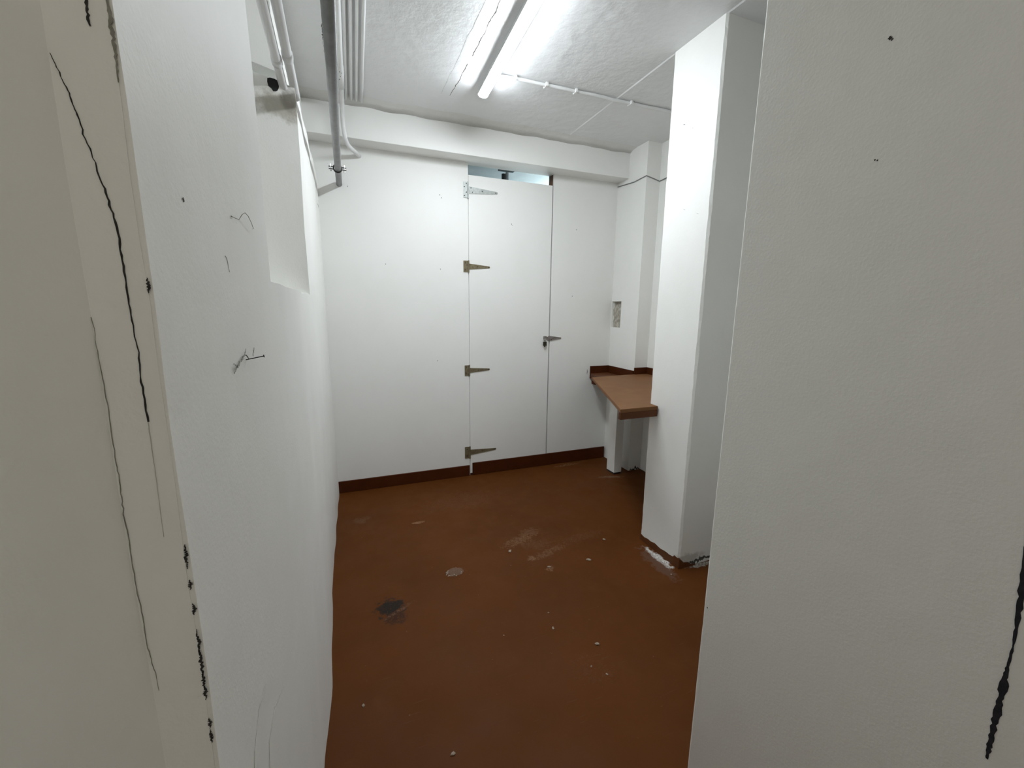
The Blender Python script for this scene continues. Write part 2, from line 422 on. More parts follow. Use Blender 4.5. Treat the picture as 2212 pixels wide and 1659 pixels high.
# pencil-thin scratches and small marks on the lit left wall
def lw_mark(yz, w, mat, seed, name='scuff_mark'):
    pts = [(XL + lw_off(y, z) + 0.0004, y, z) for y, z in yz]
    b2 = bmesh.new(); ribbon(b2, pts, w, (1, 0, 0), (0, 0.8, 0.6), 0.0006, 5, 0.3, seed)
    return obj(name, b2, mat, wall_left)
lw_mark([(.627, .946), (.58, .95), (.545, .925), (.529, .89)], [.0006, .0022, .0018, .0006], 'crackfaint', 31)
lw_mark([(.749, .827), (.67, .86), (.62, .85), (.607, .80)], [.0005, .002, .0018, .0006], 'crackfaint', 32)
lw_mark([(.521, 1.603), (.524, 1.600)], [.002, .002], 'speck', 33)
lw_mark([(.676, 1.565), (.684, 1.562), (.690, 1.545)], [.0004, .0012, .0004], 'crackfaint', 34)
lw_mark([(3.30, 2.190), (3.40, 2.186)], [.008, .006], 'speck', 35)

# ------------------------------------------------------------------ near right wall (passage side) and front of the room
def ragged_prism(name, plan, ragged, z0, z1, mat, step=0.03, amp=0.006, seed=0, mats=None):
    """vertical prism whose listed plan corners get a chipped, uneven arris"""
    b2 = bmesh.new(); rings = []
    zlist = frange(z0, z1, step)
    for z in zlist:
        ringv = []
        for k, (x, y) in enumerate(plan):
            if k in ragged:
                ax, ay = ragged[k]
                a = amp * (0.35 + 0.9 * abs(nz(z, seed + k, 1.7, 9)) + 0.5 * abs(nz(z, seed, 4.2 + k, 28)))
                x, y = x + ax * a, y + ay * a
            ringv.append(b2.verts.new((x, y, z)))
        rings.append(ringv)
    n = len(plan)
    for a, c in zip(rings, rings[1:]):
        for k in range(n): b2.faces.new((a[k], a[(k + 1) % n], c[(k + 1) % n], c[k]))
    b2.faces.new(rings[0][::-1]); b2.faces.new(rings[-1])
    return obj(name, b2, mat, mats=mats)
XR = 0.92
wall_front = ragged_prism('wall_front', [(XR, -1.7), (XR, 0.798), (XR + 0.004, 0.803), (2.75, 0.803), (2.75, -1.7)], {1: (0, -0.5), 2: (0.5, 0)}, 0, 2.90, 'wall', 0.03, 0.004, 3)
tag(wall_front, 'plain grey white plaster wall with a black crack', 'wall', kind='structure')
bm = bmesh.new()
ribbon(bm, [(XR, .262, 1.34), (XR, .250, 1.18), (XR, .2445, 1.105), (XR, .2415, 1.05), (XR, .239, 1.005), (XR, .239, .965), (XR, .2385, .935), (XR, .2385, .90), (XR, .2375, .86), (XR, .237, .82), (XR, .2365, .796)],
       [.004, .0075, .0075, .006, .0025, .003, .0085, .0085, .007, .006, .003], (-1, 0, 0), (0, 1, 0), 0.0008, 7, 0.10, 41)
obj('crack', bm, 'crackblue', wall_front)
for k, (y, z, rr, mt) in enumerate(((.537, 1.977, .0032, 'crack'), (.5335, 1.973, .002, 'speck'), (.531, 1.776, .0016, 'speck'), (.527, 1.774, .0014, 'speck'), (.788, .66, .002, 'speck'))):
    bm = bmesh.new(); ribbon(bm, [(XR, y, z + rr), (XR, y, z), (XR, y, z - rr)], [rr, rr * 2, rr], (-1, 0, 0), (0, 1, 0), 0.0006, 2, 0.2, 50 + k)
    obj('nail_hole', bm, mt, wall_front)
bm = bmesh.new(); box(bm, -0.85, 2.75, -1.85, -1.7, 0, 2.9)
tag(obj('wall_passage_end', bm, 'wall'), 'plain white end wall of the entry passage', 'wall', kind='structure')

# ------------------------------------------------------------------ pillar
plan = [(1.746, 1.722), (1.741, 1.727), (1.741, 2.065), (2.75, 2.065), (2.75, 1.722)]
pillar = ragged_prism('wall_pillar', plan, {0: (0.8, 0), 1: (0, 0.8), 2: (0, -0.5)}, 0.0, ZC + 0.01, 'wall', 0.02, 0.010, 9)
tag(pillar, 'white plaster pillar with chipped edge and a crumbling foot', 'pillar', kind='structure')
# brown painted foot of the pillar, torn off towards the corner
bm = bmesh.new(); top = []; bot = []
for i in range(27):
    t = i / 26; y = 2.066 - t * (2.066 - 1.715)
    h = 0.036 + 0.010 * nz(y, 1, 1, 20) + (0.018 if t > 0.86 else 0.0) + 0.010 * t
    top.append((1.7385, y, h)); bot.append((1.735, y, 0.0))
for i in range(1, 8):
    x = 1.7385 + 0.018 * i; h = max(0.008, 0.058 - 0.010 * i + 0.014 * nz(x, 2, 1, 60)); top.append((x, 1.7165, h)); bot.append((x, 1.7135, 0.0))
T = [bm.verts.new(p) for p in top]; B = [bm.verts.new(p) for p in bot]
T2 = [bm.verts.new(Vector(p) + Vector((0.012, 0.012, 0))) for p in top]
for i in range(len(T) - 1):
    bm.faces.new((B[i], B[i + 1], T[i + 1], T[i])); bm.faces.new((T[i], T[i + 1], T2[i + 1], T2[i]))
obj('painted_foot', bm, 'counter_edge', pillar)
# crumbled dark plaster along the front foot
bm = bmesh.new(); r = random.Random(3)
ribbon(bm, [(1.80, 1.7195, .012), (1.86, 1.7195, .020), (1.92, 1.7195, .030), (2.0, 1.7195, .032), (2.1, 1.7195, .03)], [.010, .022, .016, .010, .010], (0, -1, 0), (0, 0, 1), 0.003, 9, 0.5, 5)
obj('crumbled_edge', bm, 'speck', pillar)
for k, (y, z) in enumerate(((1.95, 2.48), (1.885, 2.44), (1.90, 2.04), (1.80, 2.0))):
    bm = bmesh.new(); ribbon(bm, [(1.7405, y - .008, z - .006), (1.7405, y, z), (1.7405, y + .010, z + .003)], [.002, .004, .002], (-1, 0, 0), (0, .5, .8), 0.001, 3, 0.3, 60 + k)
    obj('scuff_mark', bm, 'speck' if k < 1 else 'crackfaint', pillar)

# ------------------------------------------------------------------ right wall, corner pilaster, recess for a socket
def holed_face(b2, x, y0, y1, z0, z1, hy0, hy1, hz0, hz1, depth):
    ring0 = [(y0, z0), (y1, z0), (y1, z1), (y0, z1)]; ring1 = [(hy0, hz0), (hy1, hz0), (hy1, hz1), (hy0, hz1)]
    A = [b2.verts.new((x, *p)) for p in ring0]; Bv = [b2.verts.new((x, *p)) for p in ring1]; Cv = [b2.verts.new((x + depth, *p)) for p in ring1]
    for k in range(4):
        b2.faces.new((A[k], A[(k + 1) % 4], Bv[(k + 1) % 4], Bv[k])); b2.faces.new((Bv[k], Bv[(k + 1) % 4], Cv[(k + 1) % 4], Cv[k]))
    b2.faces.new(Cv)
    return A
XS, XW, YP = 2.40, 2.54, 3.09
bm = bmesh.new(); HY0, HY1, HZ0, HZ1 = 3.342, 3.488, 1.332, 1.578
A = holed_face(bm, XS, YP, 3.60, 0.0, 2.90, HY0, HY1, HZ0, HZ1, 0.045)
def q(*p): bm.faces.new([bm.verts.new(v) for v in p])
q((XS, YP, 0), (XW, YP, 0), (XW, YP, 2.9), (XS, YP, 2.9))
q((XW, YP, 0), (XW, 0.75, 0), (XW, 0.75, 2.9), (XW, YP, 2.9))
q((XW, 0.75, 0), (2.75, 0.75, 0), (2.75, 0.75, 2.9), (XW, 0.75, 2.9))
q((2.75, 0.75, 0), (2.75, 3.6, 0), (2.75, 3.6, 2.9), (2.75, 0.75, 2.9))
q((XS, 3.6, 0), (2.75, 3.6, 0), (2.75, 3.6, 2.9), (XS, 3.6, 2.9))
bmesh.ops.remove_doubles(bm, verts=bm.verts, dist=0.0005)
wall_right = tag(obj('wall_right', bm, 'wall'), 'white plaster wall with a shallow corner pilaster behind counter', 'wall', kind='structure')
bm = bmesh.new(); G = []
for a in range(13):
    row = []
    for c in range(23):
        y = HY0 + (HY1 - HY0) * a / 12; z = HZ0 + (HZ1 - HZ0) * c / 22
        d = 0.022 + 0.010 * nz(y, z, 0, 28) + 0.006 * nz(y, z, 3, 70)
        if z > 1.50: d += 0.014 * min(1, (z - 1.50) / 0.03)
        d -= 0.020 * math.exp(-(((y - 3.385) / .018) ** 2 + ((z - 1.487) / .016) ** 2))
        d -= 0.014 * math.exp(-(((y - 3.42) / .012) ** 2 + ((z - 1.463) / .010) ** 2))
        d += 0.018 * math.exp(-(((y - 3.37) / .014) ** 2 + ((z - 1.435) / .014) ** 2))
        row.append(bm.verts.new((XS + max(0.004, d), y, z)))
    G.append(row)
for a in range(12):
    for c in range(22): bm.faces.new((G[a][c], G[a + 1][c], G[a + 1][c + 1], G[a][c + 1]))
obj('broken_plaster', bm, 'rubble', wall_right, True)
# ragged dark gap under the plaster by the counter
for k, (x0, x1, y) in enumerate(((2.42, 2.53, YP - .0005),)):
    bm = bmesh.new(); ribbon(bm, [(x0, y, .012), (x0 + .03, y, .006), (x0 + .06, y, .016), (x1, y, .010)], [.010, .014, .026, .012], (0, -1, 0), (0, 0, 1), .001, 6, .5, 71 + k)
    obj('crumbled_edge', bm, 'crack', wall_right)

# ------------------------------------------------------------------ beam, fillet
bm = bmesh.new(); box(bm, -0.62, 2.75, 3.335, 3.56, 2.648, 2.95, 0.004)
beam = tag(obj('ceiling_beam', bm, 'panel'), 'white painted ceiling beam above the back partition', 'beam', kind='structure')
bm = bmesh.new(); pr = []
for i, x in enumerate(frange(-0.30, 2.41, 0.04)):
    a = 0.11 + 0.03 * nz(x, 0, 0, 4) + 0.012 * nz(x, 1, 0, 16)
    z2 = ZC - 0.028 + 0.010 * nz(x, 2, 0, 7)
    zc = ZC if x < 1.745 else ZC - 0.0035
    pr.append([bm.verts.new((x, 3.340 - a, zc + 0.001)), bm.verts.new((x, 3.340 - a * 0.45, zc - 0.007 + 0.003 * nz(x, 3, 0, 12))), bm.verts.new((x, 3.334, z2)), bm.verts.new((x, 3.345, zc + 0.01))])
for a, c in zip(pr, pr[1:]):
    for k in range(3): bm.faces.new((a[k], a[k + 1], c[k + 1], c[k]))
obj('plaster_fillet', bm, 'fillet', beam, True)

# ------------------------------------------------------------------ back partition, door, baseboards
DX0, DX1, DZ = 0.968, 1.730, 2.556
wb = empty('wall_back', (1.1, YB, 0)); tag(wb, 'white painted board partition closing the back of room', 'wall', kind='structure')
bm = bmesh.new(); box(bm, -0.60, DX0 + 0.0008, YB, YB + 0.018, 0.0, 2.66); panelL = obj('wall_panel', bm, 'panel', wb)
bm = bmesh.new(); box(bm, DX1 + 0.010, XS + 0.06, YB, YB + 0.018, 0.0, 2.66); panelR = obj('wall_panel', bm, 'panel', wb)
bm = bmesh.new(); box(bm, DX0 - 0.070, DX0 - 0.005, YB + 0.018, YB + 0.085, 0.0, 2.66); obj('door_post', bm, 'wood', wb)
bm = bmesh.new(); box(bm, DX1 + 0.004, DX1 + 0.075, YB + 0.0185, YB + 0.085, 0.0, 2.66); obj('door_post', bm, 'wood', wb)
marks = [(0.735, 2.38), (0.748, 2.36), (0.30, 1.83), (0.73, 1.81), (0.69, 1.06), (1.96, 1.62), (1.98, 2.21), (0.055, 2.37), (2.155, .90)]
for k, (x, z) in enumerate(marks):
    bm = bmesh.new()
    L = .025 if k == 8 else .005
    ribbon(bm, [(x, YB, z + L), (x + .002, YB, z), (x + .001, YB, z - L)], [.002, .005, .002], (0, -1, 0), (1, 0, 0), .0008, 3, .3, 80 + k)
    obj('nail_hole', bm, 'skirt' if k == 8 else 'speck', wb)
# door leaf
bm = bmesh.new(); box(bm, DX0 + 0.003, DX1, YB - 0.001, YB + 0.030, 0.018, DZ, 0.002)
door = tag(obj('door_1', bm, 'panel'), 'flush white plank door hung on four strap hinges', 'door', kind='structure')
bm = bmesh.new(); ribbon(bm, [(1.345, YB - .001, 2.215), (1.35, YB - .001, 2.205), (1.358, YB - .001, 2.195)], [.002, .005, .002], (0, -1, 0), (1, 0, 0), .0008, 3, .3, 95)
obj('nail_hole', bm, 'speck', door)

def screw(x, z, parent, mat, y, rr=0.005):
    b2 = bmesh.new(); tube(b2, [(x, y + .001, z), (x, y - .0012, z), (x, y - .0022, z)], [rr, rr, rr * .55], 10)
    s = obj('screw', b2, mat, parent); return s
def hinge(zc, h, xl, strap, hs0, hs1, dz_tip, mat, label, screws):
    hx = DX0 - 0.001; y = YB - 0.001
    b2 = bmesh.new()
    box(b2, xl, hx - 0.006, y - 0.003, y, zc - h / 2, zc + h / 2, 0.0008)              # butt plate
    tube(b2, [(hx, y - 0.006, zc - h / 2 - 0.004), (hx, y - 0.006, zc + h / 2 + 0.002)], 0.0065, 12)  # knuckle
    y = y - 0.001
    p = [(hx + .006, zc - hs0 / 2), (hx + strap - hs1 * .4, zc + dz_tip - hs1 / 2)]
    tip = [(hx + strap - hs1 * .5 + hs1 * .5 * math.cos(a), zc + dz_tip + hs1 / 2 * math.sin(a)) for a in (-1.2, -.6, 0, .6, 1.2)]
    poly = [(hx + .006, zc - hs0 / 2)] + tip + [(hx + .006, zc + hs0 / 2)]
    f = [b2.verts.new((x, y - .003, z)) for x, z in poly]; g = [b2.verts.new((x, y, z)) for x, z in poly]
    b2.faces.new(f); b2.faces.new(g[::-1])
    for k in range(len(poly)): b2.faces.new((f[k], f[(k + 1) % len(poly)], g[(k + 1) % len(poly)], g[k]))
    o = obj('hinge', b2, mat, door); o['label'] = label
    for (sx, sz) in screws: screw(hx + sx, zc + sz, o, 'dark', YB - 0.0045, 0.0042)
    return o
hinge(2.440, 0.120, 0.929, 0.255, 0.055, 0.020, 0.0, 'galv', 'galvanised strap hinge at the door top', [(-.030, .022), (-.014, .047), (-.014, -.018), (-.030, -.045), (.025, .018), (.037, -.014), (.12, 0), (.238, -.001)])
hinge(1.842, 0.092, 0.924, 0.188, 0.047, 0.016, 0.0, 'brass', 'brass toned strap hinge below the top one', [(-.025, .028), (-.025, -.028), (.08, 0), (.176, 0)])
hinge(0.965, 0.092, 0.926, 0.188, 0.043, 0.016, 0.003, 'brass', 'dark brass strap hinge at mid height', [(-.025, .028), (-.025, -.028), (.08, 0), (.176, .003)])
hinge(0.218, 0.108, 0.921, 0.252, 0.050, 0.016, 0.006, 'brass', 'dark brass strap hinge near the floor', [(-.025, .030), (-.025, -.030), (.12, .003), (.238, .006)])
# hasp
b2 = bmesh.new(); z0 = 1.233; y = YB - .001
poly = [(1.672, z0 + .020), (1.672, z0 - .022), (1.694, z0 - .024), (1.710, z0 - .010), (1.722, z0 - .020), (1.745, z0 - .021), (1.852, z0 - .004), (1.857, z0), (1.852, z0 + .006), (1.745, z0 + .021), (1.724, z0 + .021), (1.712, z0 + .012), (1.700, z0 + .020)]
f = [b2.verts.new((x, y - .007, z)) for x, z in poly]; g = [b2.verts.new((x, y - .003, z)) for x, z in poly]
b2.faces.new(f); b2.faces.new(g[::-1])
for k in range(len(poly)): b2.faces.new((f[k], f[(k + 1) % len(poly)], g[(k + 1) % len(poly)], g[k]))
box(b2, 1.744, 1.851, y - .003, y + .001, z0 - .004, z0 + .004)
tube(b2, [(1.733, y - .005, z0 - .022), (1.733, y - .005, z0 + .022)], .006, 10)
hasp = obj('hasp', b2, 'steel', door); hasp['label'] = 'worn steel hasp across the door edge'
for sx, sz in ((1.77, .0), (1.845, .001), (1.755, -.012)): screw(sx, z0 + sz, hasp, 'dark', YB - .008, .0038)
b2 = bmesh.new(); tube(b2, [(1.680, y - .004, z0 - .006)] + arc((1.680, y - .016, z0), .010, -math.pi / 2, math.pi / 2, 8, (0, -1, 0), (0, 0, 1)) + [(1.680, y - .004, z0 + .012)], .003, 8)
obj('staple', b2, 'steel', hasp)
# padlock
pl = empty('padlock', (1.680, YB - 0.020, 1.166)); tag(pl, 'small dark padlock hanging from the door hasp', 'padlock')
b2 = bmesh.new(); box(b2, 1.664, 1.697, YB - 0.030, YB - 0.014, 1.166, 1.204, .003); obj('body', b2, 'lock', pl)
b2 = bmesh.new(); tube(b2, [(1.671, YB - .022, 1.200)] + arc((1.6805, YB - .022, 1.221), .0095, math.pi, 0, 10, (1, 0, 0), (0, 0, 1)) + [(1.690, YB - .022, 1.200)], .003, 8); obj('shackle', b2, 'chrome', pl)
b2 = bmesh.new(); tube(b2, [(1.680, YB - .022, 1.167), (1.680, YB - .022, 1.160), (1.681, YB - .022, 1.154)], [.004, .006, .003], 8); obj('key_stub', b2, 'dark', pl)

bm = bmesh.new(); box(bm, XL - 0.01, 0.963, YB - 0.014, YB, 0.0, 0.098, .002)
tag(obj('baseboard_back', bm, 'skirt'), 'dark brown baseboard left of the door hinges', 'baseboard', kind='structure')
bm = bmesh.new(); box(bm, 0.990, 2.388, YB - 0.015, YB - 0.0012, 0.002, 0.116, .002)
tag(obj('baseboard_back', bm, 'skirt'), 'dark brown baseboard running under door to the corner', 'baseboard', kind='structure')

# ------------------------------------------------------------------ room beyond the partition
bm = bmesh.new(); box(bm, -0.62, 2.9, 4.75, 4.9, 0, 2.9); tag(obj('wall_beyond', bm, 'beyond'), 'blue grey wall glimpsed above the door', 'wall', kind='structure')
bm = bmesh.new(); box(bm, -0.62, 2.9, 3.56, 4.9, 2.78, 2.95); tag(obj('ceiling_beyond', bm, 'beyond'), 'blue grey soffit glimpsed above the door', 'ceiling', kind='structure')
bm = bmesh.new(); box(bm, -0.62, -0.50, 3.52, 4.9, 0, 2.9); tag(obj('wall_beyond_left', bm, 'beyond'), 'side wall of the room behind the partition', 'wall', kind='structure')
bm = bmesh.new(); box(bm, 2.75, 2.9, 3.52, 4.9, 0, 2.9); tag(obj('wall_beyond_right', bm, 'beyond'), 'far side wall of the room behind the partition', 'wall', kind='structure')
hp = empty('hanging_pipe', (1.50, 4.0, 2.6)); tag(hp, 'dark vertical pipe seen through the gap above door', 'pipe')
b2 = bmesh.new(); tube(b2, [(1.44, 3.95, 1.2), (1.44, 3.95, 2.74)], .020, 10); obj('pipe', b2, 'dark', hp)
b2 = bmesh.new(); tube(b2, [(1.475, 3.95, 1.2), (1.475, 3.95, 2.755)], .016, 10); obj('pipe', b2, 'greypipe', hp)
b2 = bmesh.new(); box(b2, 1.39, 1.54, 3.93, 3.97, 2.765, 2.7795, .003); obj('bracket', b2, 'dark', hp)
lb = empty('tube_lamp', (2.25, 4.3, 2.2)); tag(lb, 'fluorescent lamp in the room behind the partition', 'lamp')
b2 = bmesh.new(); tube(b2, [(2.35, 3.75, 2.30), (2.35, 4.6, 2.30)], .02, 12); obj('tube', b2, 'tube3', lb)
b2 = bmesh.new(); box(b2, 2.32, 2.38, 3.70, 4.65, 2.20, 2.275, .003); obj('lamp_body', b2, 'lampbody', lb)
for yy in (3.85, 4.5):
    b2 = bmesh.new(); tube(b2, [(2.31, yy, 2.24), (2.31, yy, 2.785)], .006, 8); obj('hanger_rod', b2, 'steel', lb)

# ------------------------------------------------------------------ ceiling lamp (opal batten)
def batten(name, label, c, length, rot, lensmat, ztop):
    o = empty(name, (c[0], c[1], ztop)); tag(o, label, 'ceiling lamp')
    o.rotation_euler = (0, 0, rot)
    L = length / 2
    def local(b2, nm, mt, sm=False):
        me = bpy.data.meshes.new(nm); bmesh.ops.recalc_face_normals(b2, faces=b2.faces); b2.to_mesh(me); b2.free(); me.materials.append(M[mt])
        for p in me.polygons: p.use_smooth = sm
        ch = bpy.data.objects.new(nm, me); COL.objects.link(ch); ch.parent = o; return ch
    def extr(b2, poly, y0, y1):
        f = [b2.verts.new((x, y0, z)) for x, z in poly]; g = [b2.verts.new((x, y1, z)) for x, z in poly]
        b2.faces.new(f); b2.faces.new(g[::-1])
        for k in range(len(poly)): b2.faces.new((f[k], f[(k + 1) % len(poly)], g[(k + 1) % len(poly)], g[k]))
    b2 = bmesh.new(); extr(b2, [(-.020, 0), (.020, 0), (.020, -.004), (.0322, -.044), (-.0322, -.044), (-.020, -.004)], -L, L); local(b2, 'lamp_body', 'lampbody')
    lens = [(.031 * math.cos(t), -.0442 + .0165 * math.sin(t)) for t in [math.pi + math.pi * k / 14 for k in range(15)]]
    b2 = bmesh.new(); extr(b2, lens, -L + .012, L - .004); local(b2, 'diffuser', lensmat)
    cap = [(x * 1.06, -.0441 + (z + .0441) * 1.06) for x, z in lens]
    for s in (-1, 1):
        b2 = bmesh.new()
        if s < 0: extr(b2, cap, -L, -L + .0118)
        else: extr(b2, cap, L - .0038, L + .003)
        local(b2, 'end_cap', 'lampbody')
    return o
batten('batten_lamp', 'lit white batten lamp fixed along the room ceiling', (0.864, 2.31), 1.02, -0.038, 'tube', ZC)
batten('batten_lamp', 'added fill batten lamp on the unseen passage ceiling', (0.25, -0.95), 1.20, math.pi / 2, 'tube2', ZC)  # added out of view to brighten the near walls

# ------------------------------------------------------------------ pipes
# grey pipe under the ceiling, running into the partition
gp = empty('drain_pipe', (-0.004, 1.2, 2.38)); tag(gp, 'grey plastic pipe running below ceiling into the partition', 'pipe')
b2 = bmesh.new(); tube(b2, [(-.002, .85, 2.38), (-.004, 2.2, 2.38), (-.003, 3.0, 2.381), (-.001, YB + .01, 2.381)], .0205, 18); obj('pipe', b2, 'greypipe', gp, True)
yc = 3.125
b2 = bmesh.new(); tube(b2, arc((-.005, yc, 2.381), .0245, 0, 2 * math.pi, 24, (1, 0, 0), (0, 0, 1)), .0045, 8, False); clamp = obj('pipe_clamp', b2, 'dark', gp, True)
for s in (-1, 1):
    b2 = bmesh.new(); box(b2, -.005 + s * .040 - .013, -.005 + s * .040 + .013, yc - .006, yc + .006, 2.372, 2.376, .001)
    box(b2, -.005 + s * .040 - .013, -.005 + s * .040 + .013, yc - .006, yc + .006, 2.386, 2.390, .001); obj('clamp_ear', b2, 'dark', clamp)
    b2 = bmesh.new(); tube(b2, [(-.005 + s * .042, yc, 2.360), (-.005 + s * .042, yc, 2.367), (-.005 + s * .042, yc, 2.3671), (-.005 + s * .042, yc, 2.404)], [.006, .006, .0032, .0032], 8); obj('bolt', b2, 'chrome', clamp)
b2 = bmesh.new(); tube(b2, [(-.005, yc, 2.405), (-.005, yc, ZC)], .004, 8); obj('hanger_rod', b2, 'steel', gp)
# white conduit that drops in front of the beam and turns into the partition
wc = empty('conduit_pipe', (0.04, 1.9, 2.83)); tag(wc, 'white conduit bending down around the beam beside grey pipe', 'pipe')
path = [(.030, 1.2, 2.842), (.036, 2.3, 2.842), (.042, 2.80, 2.842), (.045, 3.15, 2.842)]
path += [(.045, 3.15 + .125 * math.sin(a), 2.842 - .125 * (1 - math.cos(a))) for a in [math.pi / 2 * k / 8 for k in range(1, 9)]]
path += [(.047, 3.279, 2.69), (.050, 3.288, 2.655), (.055, 3.298, 2.628), (.063, 3.312, 2.606), (.074, 3.332, 2.594), (.088, 3.358, 2.589), (.115, 3.41, 2.587), (.150, YB + .01, 2.587)]
b2 = bmesh.new(); tube(b2, path, .0145, 14); obj('pipe', b2, 'pipewhite', wc, True)
b2 = bmesh.new(); tube(b2, [(.0425, 2.83, 2.842), (.0452, 3.07, 2.8415)], .0175, 14); obj('coupling', b2, 'pipewhite', wc, True)
for k, (dy, dx) in enumerate(((.01, -.006), (.06, -.003), (.10, -.009), (.02, .002))):
    b2 = bmesh.new(); ribbon(b2, [(.043 + dx, 2.84 + dy, 2.8244 + abs(dx) * .2), (.043 + dx, 2.852 + dy, 2.8244 + abs(dx) * .2)], [.003, .003], (0, 0, -1), (1, 0, 0), .0008, 3, .3, 120 + k); obj('scuff_mark', b2, 'crack', wc)
# four thin painted pipes tight under the ceiling
PLAB = ('thin white ceiling pipe right beside the bending conduit', 'thin ceiling pipe second from the bending conduit', 'thin ceiling pipe third from the bending conduit', 'thin white ceiling pipe outermost, on the lamp side')
for k, (x0, x1, ye) in enumerate(((.063, .071, 3.27), (.092, .103, 3.27), (.120, .134, 3.275), (.149, .166, 3.28))):
    b2 = bmesh.new(); tube(b2, [(x0 - .008, 1.2, ZC - .0135), (x0, 2.29, ZC - .0135), (x1, 3.10, ZC - .0135), (x1 + .002, ye, ZC - .0145)], .0092, 12)
    tag(obj('ceiling_pipe', b2, 'pipewhite', None, True), PLAB[k], 'pipe', 'four thin pipes running side by side under the ceiling')
# two conduits along the top of the recess
for k, (x, z, rr, ye, lab) in enumerate(((-.186, 2.372, .0155, 2.045, 'slim white conduit entering the hole in recess corner'), (-.150, 2.394, .0160, 2.10, 'thicker white conduit beside slim one above the recess'))):
    b2 = bmesh.new(); tube(b2, [(x + .012, 1.031, z), (x + .006, 1.5, z), (x, 1.9, z - .004), (x, 1.99, z - .012), (x + .004, ye, z - .05)], rr, 14)
    c = obj('recess_conduit', b2, 'pipewhite', None, True); tag(c, lab, 'pipe')
    b2 = bmesh.new(); tube(b2, [(x + .001, 1.86, z - .003), (x, 1.90, z - .004)], rr + .003, 14); cc = obj('coupling', b2, 'pipewhite', None, True); cc.parent = c
# conduit across the ceiling from lamp to the right wall
b2 = bmesh.new(); r = random.Random(2)
pts = [(.885 + (XW - .885) * i / 24, 2.622 - .035 * i / 24 + .002 * math.sin(i * 1.7), (ZC if .885 + (XW - .885) * i / 24 < 1.70 else ZC - .0035) - .012) for i in range(25)]
tube(b2, pts, .0105, 12)
fc = tag(obj('ceiling_conduit', b2, 'pipewhite', None, True), 'white surface conduit crossing the ceiling from the lamp', 'pipe')
for i in (2, 5, 8, 14):
    p = Vector(pts[i]); b2 = bmesh.new(); box(b2, p.x - .008, p.x + .008, p.y - .022, p.y + .022, p.z - .0118, p.z + .0105, .002); obj('saddle_clip', b2, 'pipewhite', fc)
# thin cable along the top of the right wall
b2 = bmesh.new(); zc = 2.605
tube(b2, [(XS - .004, 3.49, zc + .01), (XS - .004, 3.25, zc - .008), (XS - .004, YP - .004, zc), (XS + .06, YP - .005, zc - .012), (XW - .006, YP - .005, zc - .028), (XW - .005, 2.9, zc - .018), (XW - .004, 2.5, zc - .01), (XW - .004, 2.07, zc - .01)], .0042, 8)
tag(obj('wall_cable', b2, 'greypipe', None, True), 'thin grey cable clipped around the corner pilaster', 'cable')

# ------------------------------------------------------------------ counter
ct = empty('counter', (1.9, 2.6, 0)); tag(ct, 'brown painted corner counter behind the pillar', 'counter')
ZT = 0.925
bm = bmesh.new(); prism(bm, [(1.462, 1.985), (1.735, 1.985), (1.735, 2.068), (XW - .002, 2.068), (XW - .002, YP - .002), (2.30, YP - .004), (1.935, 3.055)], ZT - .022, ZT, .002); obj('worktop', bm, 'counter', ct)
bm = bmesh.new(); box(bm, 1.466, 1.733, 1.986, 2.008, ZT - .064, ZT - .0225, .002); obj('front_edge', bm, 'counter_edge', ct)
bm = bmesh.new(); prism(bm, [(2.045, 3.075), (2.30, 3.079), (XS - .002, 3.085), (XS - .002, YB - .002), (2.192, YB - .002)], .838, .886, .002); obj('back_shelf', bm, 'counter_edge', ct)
# upstands
bm = bmesh.new(); box(bm, 2.186, XS - .002, YB - .014, YB - .001, .836, .956, .0015); obj('upstand', bm, 'skirt', ct)
bm = bmesh.new(); box(bm, XS - .013, XS - .001, YP + .002, YB - .015, .8865, .956, .0015); obj('upstand', bm, 'skirt', ct)
bm = bmesh.new(); box(bm, XS - .006, XW - .014, YP - .014, YP - .002, ZT + .0005, ZT + .060, .0015); obj('upstand', bm, 'skirt', ct)
bm = bmesh.new(); box(bm, XW - .013, XW - .001, 2.07, YP - .003, ZT + .0005, ZT + .060, .0015); obj('upstand', bm, 'skirt', ct)
bm = bmesh.new(); box(bm, 2.125, 2.165, 3.30, 3.36, .806, .837, .002); obj('support_cleat', bm, 'skirt', ct)
post = ragged_prism('support_post', [(2.214, 3.055), (2.296, 3.055), (2.296, 3.170), (2.214, 3.170)], {0: (.5, 0), 3: (0, -.5)}, 0.018, .837, 'wall', .03, .006, 17)
post.parent = ct; post.matrix_parent_inverse = Matrix.Translation(-Vector(ct.location)); post['label'] = 'white painted post under the counter'
bm = bmesh.new(); prism(bm, [(2.218, 3.059), (2.292, 3.059), (2.292, 3.168), (2.218, 3.168)], 0.0, .020); pf = obj('post_foot', bm, 'crack', ct)

